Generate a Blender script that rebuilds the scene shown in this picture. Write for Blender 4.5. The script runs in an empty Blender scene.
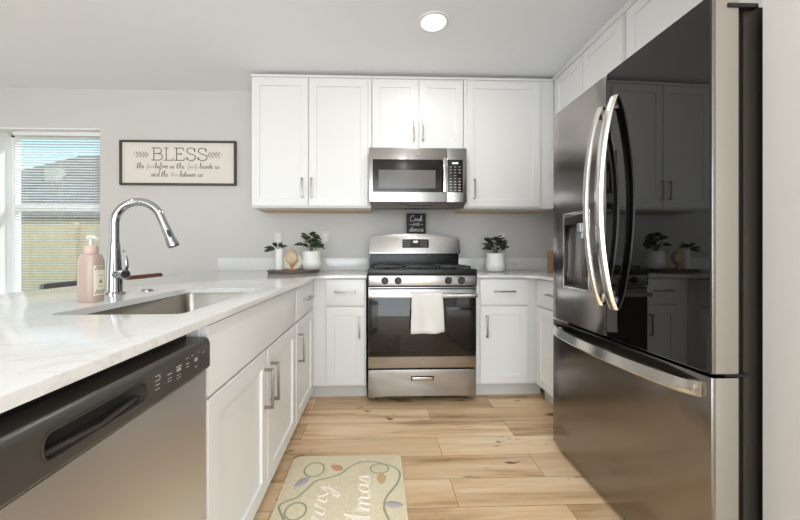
import bpy, bmesh, math, random
from mathutils import Vector, Matrix
PI = math.pi
random.seed(7)
SC = bpy.context.scene
C = SC.collection

# ---------------------------------------------------------------- camera, world, lights, exposure
def lin(r, g, b):
    def f(c):
        c /= 255.0
        return c / 12.92 if c <= .04045 else ((c + .055) / 1.055) ** 2.4
    return (f(r), f(g), f(b), 1.0)

cam_d = bpy.data.cameras.new('camera')
cam = bpy.data.objects.new('camera', cam_d)
C.objects.link(cam)
cam_d.sensor_width = 36.0
cam_d.lens = 340 / 800 * 36.0
cam_d.shift_x, cam_d.shift_y = .015, -.00875
cam_d.clip_start = .02
cam.location = (0, 0, 1.05)
cam.rotation_euler = (PI / 2, 0, -math.atan(11 / 340))
SC.camera = cam

w = bpy.data.worlds.new('World')
SC.world = w
w.use_nodes = True
nt = w.node_tree
bg = nt.nodes['Background']
tc = nt.nodes.new('ShaderNodeTexCoord')
sx = nt.nodes.new('ShaderNodeSeparateXYZ')
rp = nt.nodes.new('ShaderNodeValToRGB')
nt.links.new(tc.outputs['Generated'], sx.inputs[0])
nt.links.new(sx.outputs[2], rp.inputs[0])
rp.color_ramp.elements[0].position = .0
rp.color_ramp.elements[0].color = lin(235, 240, 242)
rp.color_ramp.elements[1].position = .45
rp.color_ramp.elements[1].color = lin(150, 195, 218)
e = rp.color_ramp.elements.new(.2)
e.color = lin(165, 212, 232)
nt.links.new(rp.outputs[0], bg.inputs[0])
bg.inputs[1].default_value = 2.4

def area(name, loc, rot, sxy, power, col=(1, 1, 1), spread=PI):
    d = bpy.data.lights.new(name, 'AREA')
    d.shape = 'RECTANGLE'
    d.size, d.size_y = sxy
    d.energy = power
    d.color = col
    d.spread = spread
    o = bpy.data.objects.new(name, d)
    C.objects.link(o)
    o.location, o.rotation_euler = loc, rot
    return o

# added fill lamps in made-up openings behind the camera and in the left wall
area('rear_fill', (-.78, -3.25, 1.2), (-PI / 2 + .06, 0, PI), (3.5, 2.2), 135, (.905, .96, 1))
area('side_fill', (-4.75, .3, 1.45), (0, -PI / 2, 0), (1.5, 3.0), 5, (.905, .96, 1))

area('right_fill', (1.15, -1.9, 1.15), (0, PI / 2, 0), (2.0, 1.7), 92, (.905, .96, 1))  # added fill lamp for the sink-run fronts, in a made-up opening
sd = bpy.data.lights.new('sun', 'SUN')
sd.energy = 6.0; sd.angle = .01; sd.color = (1, .96, .9)
so_ = bpy.data.objects.new('sun', sd); C.objects.link(so_)
so_.rotation_euler = (math.radians(-42), 0, math.radians(-28))

SC.view_settings.view_transform = 'Standard'
SC.view_settings.look = 'None'
SC.view_settings.gamma = 1.0
SC.view_settings.use_curve_mapping = False
SC.view_settings.exposure = -0.42

# ---------------------------------------------------------------- materials
def nodes(name):
    m = bpy.data.materials.new(name)
    m.use_nodes = True
    n = m.node_tree
    return m, n, n.nodes['Principled BSDF']

def mat(name, col, rough=.5, metal=0., noise=0., nscale=30., bump=0., stretch=(1, 1, 1), spec=.5, ior=None, coat=0., trans=0., emis=None, es=0., sheen=0.):
    m, n, b = nodes(name)
    b.inputs['Base Color'].default_value = col
    b.inputs['Roughness'].default_value = rough
    b.inputs['Metallic'].default_value = metal
    b.inputs['Specular IOR Level'].default_value = spec
    if ior: b.inputs['IOR'].default_value = ior
    b.inputs['Coat Weight'].default_value = coat
    b.inputs['Transmission Weight'].default_value = trans
    b.inputs['Sheen Weight'].default_value = sheen
    if emis:
        b.inputs['Emission Color'].default_value = emis
        b.inputs['Emission Strength'].default_value = es
    if noise or bump:
        t = n.nodes.new('ShaderNodeTexCoord')
        mp = n.nodes.new('ShaderNodeMapping')
        mp.inputs['Scale'].default_value = stretch
        nz = n.nodes.new('ShaderNodeTexNoise')
        nz.inputs['Scale'].default_value = nscale
        nz.inputs['Detail'].default_value = 4
        n.links.new(t.outputs['Object'], mp.inputs[0])
        n.links.new(mp.outputs[0], nz.inputs['Vector'])
        if noise:
            mx = n.nodes.new('ShaderNodeMix')
            mx.data_type = 'RGBA'
            mx.inputs[6].default_value = tuple(c * (1 - noise) for c in col[:3]) + (1,)
            mx.inputs[7].default_value = tuple(min(1, c * (1 + noise)) for c in col[:3]) + (1,)
            n.links.new(nz.outputs[0], mx.inputs[0])
            n.links.new(mx.outputs[2], b.inputs['Base Color'])
        if bump:
            bp = n.nodes.new('ShaderNodeBump')
            bp.inputs['Strength'].default_value = bump
            bp.inputs['Distance'].default_value = .004
            n.links.new(nz.outputs[0], bp.inputs['Height'])
            n.links.new(bp.outputs[0], b.inputs['Normal'])
    return m

def quartz_mat():
    m, n, b = nodes('white_quartz')
    t = n.nodes.new('ShaderNodeTexCoord')
    nz = n.nodes.new('ShaderNodeTexNoise')
    nz.inputs['Scale'].default_value = 2.2
    nz.inputs['Detail'].default_value = 8
    nz.inputs['Distortion'].default_value = 1.2
    r = n.nodes.new('ShaderNodeValToRGB')
    el = r.color_ramp.elements
    el[0].position, el[0].color = .0, lin(234, 233, 231)
    el[1].position, el[1].color = 1., lin(231, 230, 228)
    x = el.new(.485); x.color = lin(233, 232, 230)
    x = el.new(.50); x.color = lin(222, 220, 217)
    x = el.new(.515); x.color = lin(233, 232, 230)
    n.links.new(t.outputs['Object'], nz.inputs['Vector'])
    n.links.new(nz.outputs[0], r.inputs[0])
    sp = n.nodes.new('ShaderNodeTexNoise')
    sp.inputs['Scale'].default_value = 140
    mx = n.nodes.new('ShaderNodeMix'); mx.data_type = 'RGBA'; mx.blend_type = 'MULTIPLY'
    mx.inputs[0].default_value = .12
    n.links.new(t.outputs['Object'], sp.inputs['Vector'])
    n.links.new(r.outputs[0], mx.inputs[6])
    n.links.new(sp.outputs[0], mx.inputs[7])
    n.links.new(mx.outputs[2], b.inputs['Base Color'])
    b.inputs['Roughness'].default_value = .1
    b.inputs['IOR'].default_value = 1.6
    return m

def floor_mat():
    m, n, b = nodes('oak_planks')
    t = n.nodes.new('ShaderNodeTexCoord')
    br = n.nodes.new('ShaderNodeTexBrick')
    br.offset = .37
    br.inputs['Scale'].default_value = 1
    br.inputs['Brick Width'].default_value = 1.22
    br.inputs['Row Height'].default_value = .178
    br.inputs['Mortar Size'].default_value = .0012
    br.inputs['Mortar Smooth'].default_value = .3
    br.inputs['Color1'].default_value = (0, 0, 0, 1)
    br.inputs['Color2'].default_value = (1, 1, 1, 1)
    br.inputs['Mortar'].default_value = (.5, .5, .5, 1)
    mp0 = n.nodes.new('ShaderNodeMapping')
    mp0.inputs['Location'].default_value = (.43, .03, 0)
    n.links.new(t.outputs['Object'], mp0.inputs[0])
    n.links.new(mp0.outputs[0], br.inputs['Vector'])
    # grain coordinates shifted per plank
    sh = n.nodes.new('ShaderNodeVectorMath'); sh.operation = 'SCALE'
    sh.inputs['Scale'].default_value = 7.3
    n.links.new(br.outputs['Color'], sh.inputs[0])
    ad = n.nodes.new('ShaderNodeVectorMath'); ad.operation = 'ADD'
    n.links.new(t.outputs['Object'], ad.inputs[0])
    n.links.new(sh.outputs[0], ad.inputs[1])
    def noise(sc, scale, detail, dist):
        mp = n.nodes.new('ShaderNodeMapping'); mp.inputs['Scale'].default_value = sc
        nz = n.nodes.new('ShaderNodeTexNoise')
        nz.inputs['Scale'].default_value = scale; nz.inputs['Detail'].default_value = detail; nz.inputs['Distortion'].default_value = dist
        n.links.new(ad.outputs[0], mp.inputs[0]); n.links.new(mp.outputs[0], nz.inputs['Vector'])
        return nz
    broad = noise((.9, 9, 1), 1.3, 5, .6)
    r = n.nodes.new('ShaderNodeValToRGB')
    el = r.color_ramp.elements
    el[0].position, el[0].color = .28, lin(172, 136, 100)
    el[1].position, el[1].color = .66, lin(252, 231, 200)
    x = el.new(.45); x.color = lin(238, 208, 170)
    n.links.new(broad.outputs[0], r.inputs[0])
    fine = noise((2, 60, 1), 3, 6, .2)
    mx = n.nodes.new('ShaderNodeMix'); mx.data_type = 'RGBA'; mx.blend_type = 'OVERLAY'
    mx.inputs[0].default_value = .5
    n.links.new(r.outputs[0], mx.inputs[6]); n.links.new(fine.outputs[0], mx.inputs[7])
    # plank tint
    tint = n.nodes.new('ShaderNodeMix'); tint.data_type = 'RGBA'
    tint.inputs[6].default_value = lin(255, 250, 243); tint.inputs[7].default_value = lin(216, 204, 190)
    n.links.new(br.outputs['Color'], tint.inputs[0])
    m2 = n.nodes.new('ShaderNodeMix'); m2.data_type = 'RGBA'; m2.blend_type = 'MULTIPLY'; m2.inputs[0].default_value = 1
    n.links.new(mx.outputs[2], m2.inputs[6]); n.links.new(tint.outputs[2], m2.inputs[7])
    # knots and dark cracks
    kn = noise((2.6, 8, 1), 1.6, 3, 1.0)
    kr = n.nodes.new('ShaderNodeValToRGB')
    kr.color_ramp.elements[0].position = .655; kr.color_ramp.elements[0].color = (0, 0, 0, 1)
    kr.color_ramp.elements[1].position = .73; kr.color_ramp.elements[1].color = (1, 1, 1, 1)
    n.links.new(kn.outputs[0], kr.inputs[0])
    m3 = n.nodes.new('ShaderNodeMix'); m3.data_type = 'RGBA'
    m3.inputs[7].default_value = lin(92, 62, 40)
    n.links.new(kr.outputs[0], m3.inputs[0]); n.links.new(m2.outputs[2], m3.inputs[6])
    m4 = n.nodes.new('ShaderNodeMix'); m4.data_type = 'RGBA'
    m4.inputs[7].default_value = lin(105, 78, 55)
    n.links.new(br.outputs['Fac'], m4.inputs[0]); n.links.new(m3.outputs[2], m4.inputs[6])
    n.links.new(m4.outputs[2], b.inputs['Base Color'])
    b.inputs['Roughness'].default_value = .42
    return m

M = {}
M['wall'] = mat('grey_wall_paint', lin(207, 205, 202), .75, noise=.012, nscale=6, bump=.05)
M['ceil'] = mat('ceiling_texture', lin(241, 244, 248), .85, noise=.015, nscale=20, bump=.12)
M['trim'] = mat('white_trim', lin(238, 238, 236), .4)
M['cab'] = mat('white_cabinet_paint', lin(233, 233, 232), .33)
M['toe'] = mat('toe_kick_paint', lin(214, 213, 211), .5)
M['raw'] = mat('raw_maple', lin(214, 184, 148), .55, noise=.12, nscale=12, stretch=(1, 12, 12))
M['nickel'] = mat('satin_nickel', lin(160, 154, 146), .32, 1.)
M['quartz'] = quartz_mat()
M['floor'] = floor_mat()
M['steel'] = mat('brushed_steel', lin(176, 174, 172), .26, 1., noise=.05, nscale=60, stretch=(1, 1, 40))
M['steelv'] = mat('dark_brushed_steel', lin(150, 146, 143), .19, 1., noise=.05, nscale=60, stretch=(30, 30, .6))
M['dwsteel'] = mat('dishwasher_steel', lin(218, 215, 212), .40, 1., noise=.04, nscale=60, stretch=(30, 30, .6))
M['handle'] = mat('polished_steel', lin(215, 213, 208), .17, 1.)
M['chrome'] = mat('chrome', lin(172, 173, 175), .07, 1.)
M['sinksteel'] = mat('sink_steel', lin(165, 160, 152), .28, 1., noise=.05, nscale=50, stretch=(20, 1, 1))
M['black'] = mat('black_plastic', lin(24, 23, 22), .35)
M['panel'] = mat('black_gloss_panel', lin(66, 62, 57), .27)
M['enamel'] = mat('black_enamel', lin(11, 10, 10), .3)
M['darkpanel'] = mat('dark_glass_panel', lin(26, 24, 22), .22)
M['iron'] = mat('cast_iron', lin(30, 29, 28), .42, noise=.2, nscale=80, bump=.1)
M['glass'] = mat('black_mirror_glass', lin(7, 6, 6), .015, ior=1.58)
M['ovenglass'] = mat('oven_glass', lin(32, 28, 24), .06, ior=1.5)
M['mesh'] = mat('microwave_window', lin(112, 110, 108), .3, noise=.15, nscale=300)
M['doorside'] = mat('fridge_door_side', lin(172, 166, 157), .42, .6)
M['casegrey'] = mat('fridge_case_grey', lin(66, 62, 57), .38, .5)
M['gasket'] = mat('rubber_gasket', lin(18, 17, 16), .7)
M['mark'] = mat('white_print', lin(215, 215, 212), .5)
M['lcd'] = mat('lit_display', lin(200, 205, 205), .4, emis=lin(215, 225, 228), es=.8)
M['signboard'] = mat('sign_board', lin(226, 220, 211), .7, noise=.04, nscale=8, stretch=(1, 1, 20))
M['signframe'] = mat('sign_frame_wood', lin(72, 66, 60), .6, noise=.2, nscale=30, stretch=(1, 1, 1))
M['ink'] = mat('dark_ink', lin(62, 58, 56), .7)
M['faint'] = mat('faded_ink', lin(168, 161, 153), .7)
M['chalk'] = mat('black_sign_board', lin(24, 24, 24), .6)
M['white'] = mat('white_ceramic', lin(238, 237, 234), .35)
M['soil'] = mat('potting_soil', lin(52, 40, 30), .95, noise=.4, nscale=120)
M['leaf'] = mat('green_leaf', lin(66, 82, 54), .5, noise=.4, nscale=18)
M['leafd'] = mat('dark_green_leaf', lin(58, 72, 50), .5, noise=.35, nscale=18)
M['stem'] = mat('plant_stem', lin(78, 84, 52), .6)
M['traywood'] = mat('dark_tray_wood', lin(96, 80, 68), .5, noise=.25, nscale=10, stretch=(1, 10, 1))
M['gold'] = mat('tan_carved_wood', lin(196, 164, 120), .5, noise=.15, nscale=25)
M['copper'] = mat('copper_stem', lin(200, 140, 105), .4, .3)
M['cream'] = mat('cream_ceramic', lin(232, 224, 206), .45)
M['block'] = mat('brown_wood_block', lin(160, 124, 90), .5, noise=.2, nscale=20, stretch=(1, 1, 8))
M['towel'] = mat('white_terry', lin(232, 230, 225), .95, noise=.05, nscale=200, bump=.35, sheen=.3)
M['rug'] = mat('cream_rug_pile', lin(248, 229, 198), .97, noise=.2, nscale=70, bump=.5)
M['rugtext'] = mat('rug_white_yarn', lin(250, 240, 226), .97, noise=.05, nscale=120)
M['sage'] = mat('rug_sage_yarn', lin(172, 172, 146), .97, noise=.12, nscale=90)
M['lilac'] = mat('rug_lilac_yarn', lin(190, 178, 182), .97, noise=.1, nscale=90)
M['orange'] = mat('rug_coral_yarn', lin(208, 158, 124), .97, noise=.1, nscale=90)
M['tan'] = mat('rug_tan_yarn', lin(212, 182, 138), .97, noise=.1, nscale=90)
M['bottle'] = mat('pink_soap_bottle', lin(182, 160, 149), .25, noise=.05, nscale=8)
M['cap'] = mat('pink_cap', lin(196, 170, 160), .4)
M['pump'] = mat('clear_pump', lin(206, 204, 194), .3)
M['label'] = mat('cream_label', lin(238, 228, 206), .5)
M['blind'] = mat('white_blind_slat', lin(236, 237, 238), .45)
M['cord'] = mat('blind_cord', lin(225, 225, 225), .8)
M['vinyl'] = mat('window_vinyl', lin(240, 241, 242), .35)
M['greyrail'] = mat('grey_metal_stool', lin(120, 118, 118), .35, .6)
M['redwood'] = mat('reddish_wood_stool', lin(120, 62, 50), .45, noise=.15, nscale=14)
M['seatpad'] = mat('stool_seat', lin(60, 54, 50), .7)
M['siding'] = mat('house_siding', lin(206, 200, 186), .8)
M['roof'] = mat('grey_shingles', lin(122, 116, 109), .9, noise=.25, nscale=3)
M['fence'] = mat('tan_fence_boards', lin(228, 198, 152), .85, noise=.12, nscale=2, stretch=(6, 1, 1))
M['grass'] = mat('dry_lawn', lin(150, 145, 105), .95, noise=.2, nscale=3)
M['lens'] = mat('lit_lens', (1, 1, 1, 1), .4, emis=(1, .98, .95, 1), es=6)
def glass_pane():
    m, n, b = nodes('window_glass')
    n.nodes.remove(b)
    g = n.nodes.new('ShaderNodeBsdfGlossy'); g.inputs['Roughness'].default_value = .02
    t = n.nodes.new('ShaderNodeBsdfTransparent')
    f = n.nodes.new('ShaderNodeFresnel'); f.inputs[0].default_value = 1.45
    x = n.nodes.new('ShaderNodeMixShader')
    ge = n.nodes.new('ShaderNodeNewGeometry')
    iv = n.nodes.new('ShaderNodeMath'); iv.operation = 'SUBTRACT'; iv.inputs[0].default_value = 1
    mu = n.nodes.new('ShaderNodeMath'); mu.operation = 'MULTIPLY'
    n.links.new(ge.outputs['Backfacing'], iv.inputs[1])
    n.links.new(f.outputs[0], mu.inputs[0]); n.links.new(iv.outputs[0], mu.inputs[1])
    n.links.new(mu.outputs[0], x.inputs[0]); n.links.new(t.outputs[0], x.inputs[1]); n.links.new(g.outputs[0], x.inputs[2])
    n.links.new(x.outputs[0], n.nodes['Material Output'].inputs[0])
    return m
M['pane'] = glass_pane()

# ---------------------------------------------------------------- mesh helpers
class MB:
    def __init__(s, T=None):
        s.bm = bmesh.new()
        s.T = T
    def v(s, p):
        if s.T: p = s.T(*p)
        return s.bm.verts.new(p)
    def face(s, vs):
        try: return s.bm.faces.new(vs)
        except ValueError: return None
    def box(s, x0, x1, y0, y1, z0, z1, bev=0., seg=2):
        vs = [s.v((x, y, z)) for x in (x0, x1) for y in (y0, y1) for z in (z0, z1)]
        fs = [s.face([vs[i] for i in q]) for q in ((0, 1, 3, 2), (4, 6, 7, 5), (0, 4, 5, 1), (2, 3, 7, 6), (0, 2, 6, 4), (1, 5, 7, 3))]
        if bev:
            es = list({e for f in fs for e in f.edges})
            bmesh.ops.bevel(s.bm, geom=es, offset=bev, segments=seg, affect='EDGES', profile=.6)
        return s
    def prism(s, pts, axis, a, b, bev=0.):
        def mk(p, q):
            return {'z': (p[0], p[1], q), 'y': (p[0], q, p[1]), 'x': (q, p[0], p[1])}[axis]
        lo = [s.v(mk(p, a)) for p in pts]
        hi = [s.v(mk(p, b)) for p in pts]
        n = len(pts)
        fl = [s.face(lo[::-1]), s.face(hi)]
        for i in range(n): s.face([lo[i], lo[(i + 1) % n], hi[(i + 1) % n], hi[i]])
        if bev:
            es = list({e for f in fl for e in f.edges})
            bmesh.ops.bevel(s.bm, geom=es, offset=bev, segments=2, affect='EDGES', profile=.6)
        return s
    def tube(s, pts, r, n=10, cap=True, flat=1.0):
        pts = [Vector(p) for p in pts]
        rs = r if isinstance(r, (list, tuple)) else [r] * len(pts)
        rings = []
        up = None
        for i, p in enumerate(pts):
            d = (pts[min(i + 1, len(pts) - 1)] - pts[max(i - 1, 0)])
            if d.length < 1e-9: d = Vector((0, 0, 1))
            d.normalize()
            if up is None:
                up = Vector((0, 0, 1)) if abs(d.z) < .9 else Vector((1, 0, 0))
            a = d.cross(up)
            if a.length < 1e-6: a = d.orthogonal()
            a.normalize()
            b = a.cross(d).normalized()
            up = b
            rings.append([s.v(tuple(p + (a * math.cos(2 * PI * k / n) + b * math.sin(2 * PI * k / n) * flat) * rs[i])) for k in range(n)])
        for q, w_ in zip(rings, rings[1:]):
            for k in range(n): s.face([q[k], q[(k + 1) % n], w_[(k + 1) % n], w_[k]])
        if cap:
            s.face(rings[0][::-1]); s.face(rings[-1])
        return s
    def cyl(s, p0, p1, r0, r1=None, n=24):
        return s.tube([p0, p1], [r0, r0 if r1 is None else r1], n)
    def lathe(s, prof, cx, cy, n=32, sq=0., close=True):
        rings = []
        for r, z in prof:
            ring = []
            for k in range(n):
                a = 2 * PI * k / n
                m = 1.0
                if sq:
                    c_, s_ = abs(math.cos(a)), abs(math.sin(a))
                    m = (c_ ** sq + s_ ** sq) ** (-1 / sq)
                ring.append(s.v((cx + r * m * math.cos(a), cy + r * m * math.sin(a), z)))
            rings.append(ring)
        for q, w_ in zip(rings, rings[1:]):
            for k in range(n): s.face([q[k], q[(k + 1) % n], w_[(k + 1) % n], w_[k]])
        if close:
            s.face(rings[0][::-1]); s.face(rings[-1])
        return s
    def shaker(s, u0, u1, v0, v1, w0, w1, fr=.057, dep=.0095):
        """panel door in (u, out, z) space: front at w1 with a recessed panel"""
        def V(u, v, q): return s.v((u, q, v))
        b = .0025
        o = [(u0, v0), (u1, v0), (u1, v1), (u0, v1)]
        f = [(u0 + b, v0 + b), (u1 - b, v0 + b), (u1 - b, v1 - b), (u0 + b, v1 - b)]
        i = [(u0 + fr, v0 + fr), (u1 - fr, v0 + fr), (u1 - fr, v1 - fr), (u0 + fr, v1 - fr)]
        k = fr + .003
        j = [(u0 + k, v0 + k), (u1 - k, v0 + k), (u1 - k, v1 - k), (u0 + k, v1 - k)]
        L = [[V(*p, w0) for p in o], [V(*p, w1 - b) for p in o], [V(*p, w1) for p in f], [V(*p, w1) for p in i], [V(*p, w1 - dep) for p in j]]
        for q, r in zip(L, L[1:]):
            for n in range(4): s.face([q[n], q[(n + 1) % 4], r[(n + 1) % 4], r[n]])
        s.face(L[0][::-1]); s.face(L[-1])
        return s
    def build(s, name, m, parent=None, smooth=35, loc=None):
        bmesh.ops.recalc_face_normals(s.bm, faces=s.bm.faces)
        base = Vector((0, 0, 0))
        p = parent
        while p is not None:
            base += p.location; p = p.parent
        if parent is None and loc: base = Vector(loc)
        bmesh.ops.translate(s.bm, verts=s.bm.verts, vec=-base)
        me = bpy.data.meshes.new(name)
        s.bm.to_mesh(me); s.bm.free()
        if smooth:
            me.shade_smooth()
            me.set_sharp_from_angle(angle=math.radians(smooth))
        me.materials.append(M[m])
        o = bpy.data.objects.new(name, me)
        C.objects.link(o)
        if parent is not None: o.parent = parent
        elif loc: o.location = loc
        return o

def thing(name, label, cat, loc, group=None):
    o = bpy.data.objects.new(name, None)
    C.objects.link(o)
    o.empty_display_size = .05
    o.location = loc
    o['label'], o['category'] = label, cat
    if group: o['group'] = group
    return o
def tag(o, label, cat, group=None):
    o['label'], o['category'] = label, cat
    if group: o['group'] = group
    return o
def struct(o):
    o['kind'] = 'structure'
    return o
def copy_tree(o, parent=None):
    c = o.copy(); C.objects.link(c)
    if parent is not None: c.parent = parent
    for ch in list(o.children): copy_tree(ch, c)
    return c
def cut(o, mb):
    """carve a hole through a mesh and keep the result as plain mesh data"""
    me = bpy.data.meshes.new('hole')
    bmesh.ops.recalc_face_normals(mb.bm, faces=mb.bm.faces)
    base = Vector((0, 0, 0)); p = o
    while p is not None:
        base += p.location; p = p.parent
    bmesh.ops.translate(mb.bm, verts=mb.bm.verts, vec=-base)
    mb.bm.to_mesh(me); mb.bm.free()
    k = bpy.data.objects.new('hole', me); C.objects.link(k)
    k.location = base
    md = o.modifiers.new('b', 'BOOLEAN'); md.operation = 'DIFFERENCE'; md.object = k; md.solver = 'EXACT'
    bpy.context.view_layer.update()
    dg = bpy.context.evaluated_depsgraph_get()
    new = bpy.data.meshes.new_from_object(o.evaluated_get(dg))
    o.modifiers.clear()
    o.data = new
    bpy.data.objects.remove(k)
    new.shade_smooth(); new.set_sharp_from_angle(angle=math.radians(35))

# fronts: (u, out, z) -> world; S faces the camera, E faces +x, W faces -x
def S(y): return lambda u, q, z: (u, y - q, z)
def EE(x): return lambda u, q, z: (x + q, u, z)
def WW(x): return lambda u, q, z: (x - q, u, z)

def rrect(x0, x1, y0, y1, r, n=5):
    pts = []
    for cx, cy, a0 in ((x1 - r, y0 + r, -90), (x1 - r, y1 - r, 0), (x0 + r, y1 - r, 90), (x0 + r, y0 + r, 180)):
        for k in range(n + 1):
            a = math.radians(a0 + 90 * k / n)
            pts.append((cx + r * math.cos(a), cy + r * math.sin(a)))
    return pts

def spline(pts, n=5):
    if len(pts) < 3: return [Vector(p) for p in pts]
    P = [Vector(p) for p in pts]
    P = [P[0] * 2 - P[1]] + P + [P[-1] * 2 - P[-2]]
    out = []
    for i in range(1, len(P) - 2):
        a, b, c, d = P[i - 1:i + 3]
        for k in range(n):
            t = k / n
            out.append(.5 * (2 * b + (c - a) * t + (2 * a - 5 * b + 4 * c - d) * t * t + (3 * b - a - 3 * c + d) * t ** 3))
    out.append(P[-2])
    return out

# single-stroke script letters: advance, strokes
GL = {
'a': (.46, [[(.36, .4), (.2, .48), (.05, .25), (.14, .02), (.28, .12), (.37, .44), (.36, .1), (.46, .06)]]),
'b': (.44, [[(0, .08), (.14, .55), (.2, .95), (.1, .98), (.08, .4), (.1, .05), (.26, .02), (.36, .25), (.24, .42), (.12, .3)]]),
'c': (.38, [[(.32, .38), (.2, .48), (.06, .25), (.15, .02), (.36, .12)]]),
'd': (.48, [[(.34, .38), (.2, .48), (.05, .25), (.14, .02), (.3, .14), (.42, .98), (.38, .1), (.48, .06)]]),
'e': (.36, [[(.02, .16), (.2, .24), (.26, .4), (.16, .48), (.06, .28), (.12, .03), (.24, .02), (.36, .14)]]),
'f': (.34, [[(0, .08), (.18, .5), (.28, .92), (.18, 1.), (.12, .5), (.08, -.3), (.16, -.34), (.2, 0), (.34, .12)]]),
'h': (.46, [[(0, .06), (.16, .6), (.2, .95), (.1, 1.), (.08, .4), (.06, 0)], [(.06, .2), (.2, .46), (.32, .4), (.3, .1), (.38, .02), (.46, .1)]]),
'i': (.22, [[(0, .1), (.1, .46), (.09, .08), (.22, .06)], [(.13, .66), (.14, .7)]]),
'k': (.44, [[(0, .06), (.16, .6), (.18, .98), (.1, .9), (.06, 0)], [(.32, .46), (.1, .24), (.24, .14), (.4, .02)]]),
'l': (.24, [[(0, .08), (.14, .6), (.18, .96), (.08, .96), (.08, .2), (.14, .02), (.24, .1)]]),
'm': (.68, [[(0, .3), (.06, .46), (.06, 0)], [(.06, .25), (.2, .46), (.28, .36), (.27, 0)], [(.27, .25), (.42, .46), (.5, .36), (.5, .08), (.58, .02), (.68, .1)]]),
'n': (.46, [[(0, .3), (.06, .46), (.06, 0)], [(.06, .25), (.2, .46), (.3, .36), (.29, .08), (.37, .02), (.46, .1)]]),
'o': (.44, [[(.2, .48), (.05, .26), (.15, .02), (.33, .2), (.26, .46), (.2, .46), (.28, .36), (.44, .38)]]),
'r': (.36, [[(0, .1), (.1, .5), (.14, .4), (.28, .44), (.22, .1), (.36, .06)]]),
's': (.34, [[(0, .08), (.18, .5), (.28, .18), (.16, .0), (.04, .06)], [(.2, .02), (.34, .1)]]),
't': (.32, [[(0, .1), (.14, .95), (.1, .1), (.18, .02), (.32, .1)], [(-.02, .62), (.3, .66)]]),
'u': (.46, [[(0, .4), (.06, .46), (.06, .1), (.16, .02), (.32, .2), (.35, .46), (.35, .08), (.46, .06)]]),
'v': (.4, [[(0, .44), (.08, .4), (.14, .02), (.28, .3), (.28, .46), (.4, .38)]]),
'w': (.56, [[(0, .44), (.06, .3), (.12, .02), (.24, .36), (.3, .02), (.46, .3), (.44, .46), (.56, .38)]]),
'y': (.44, [[(0, .44), (.06, .2), (.18, .08), (.34, .42), (.3, 0), (.14, -.4), (.06, -.3), (.2, -.08), (.44, .12)]]),
'C': (.62, [[(.5, .8), (.46, 1.), (.24, .94), (.06, .5), (.14, .06), (.36, .02), (.62, .2)]]),
'M': (.95, [[(0, .02), (.12, .5), (.2, 1.), (.3, .4), (.38, .1)], [(.36, .1), (.52, .6), (.62, 1.), (.68, .4), (.74, .04), (.95, .1)]]),
' ': (.3, []),
# slab capitals
'B': (.78, [[(0, 1), (.42, 1)], [(0, 0), (.46, 0)], [(.14, 0), (.14, 1)], 'c', [(.42, 1), (.58, .93), (.62, .76), (.56, .6), (.42, .54), (.14, .54)], [(.42, .54), (.62, .46), (.68, .27), (.62, .08), (.46, 0)]]),
'L': (.66, [[(0, 1), (.28, 1)], [(.14, 0), (.14, 1)], [(0, 0), (.58, 0), (.58, .2)]]),
'E': (.72, [[(0, 1), (.58, 1), (.58, .8)], [(.14, 0), (.14, 1)], [(0, 0), (.62, 0), (.62, .2)], [(.14, .52), (.42, .52)], [(.42, .42), (.42, .62)]]),
'S': (.72, ['c', [(.56, .74), (.52, .92), (.34, 1.02), (.14, .94), (.08, .74), (.2, .58), (.42, .48), (.6, .36), (.6, .14), (.42, -.02), (.2, .02), (.08, .2)], [(.57, .7), (.57, .98)], [(.06, .02), (.06, .28)]]),
'A': (.66, [[(0, 0), (.3, 1), (.6, 0)], [(.12, .38), (.48, .38)]]),
'N': (.7, [[(.06, 0), (.06, 1), (.54, 0), (.54, 1)]]),
'D': (.7, [[(.06, 0), (.06, 1), (.34, 1), (.56, .75), (.56, .25), (.34, 0), (.06, 0)]]),
}
def text_width(s, h, sp=1.): return sum(GL[c][0] for c in s) * h * sp
def write(mb, s, o, h, U, Vv, r, caps=False, center=True, sp=1., slant=0., flat=1.):
    """write a line of strokes on a surface: o = baseline centre, U/Vv = unit axes in the surface"""
    o, U, Vv = Vector(o), Vector(U), Vector(Vv)
    x = -text_width(s, h, sp) / 2 if center else 0
    for c in s:
        adv, strokes = GL[c]
        for st in strokes:
            if st == 'c': continue
            if caps and c not in 'S' and not (c == 'B' and len(st) > 3): pts = [Vector((a, b)) for a, b in st]
            else: pts = [Vector(q) for q in spline([(a, b, 0) for a, b in st], 4)]
            P = [o + U * (x + (q[0] * sp + q[1] * slant) * h) + Vv * (q[1] * h) for q in pts]
            if len(P) < 2: continue
            mb.tube(P, r, 5)
        x += adv * h * sp

def pull(parent, T, u, z, length, vertical, m='nickel', name='handle'):
    """square bar pull standing on a door front"""
    mb = MB(T)
    h, t = length / 2, .005
    if vertical:
        mb.box(u - t, u + t, .026, .036, z - h, z + h, .0015)
        for s_ in (-1, 1):
            q = z + s_ * (h - t); mb.box(u - t, u + t, 0., .03, q - t, q + t)
    else:
        mb.box(u - h, u + h, .026, .036, z - t, z + t, .0015)
        for s_ in (-1, 1):
            q = u + s_ * (h - t); mb.box(q - t, q + t, 0., .03, z - t, z + t)
    return mb.build(name, m, parent)

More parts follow.
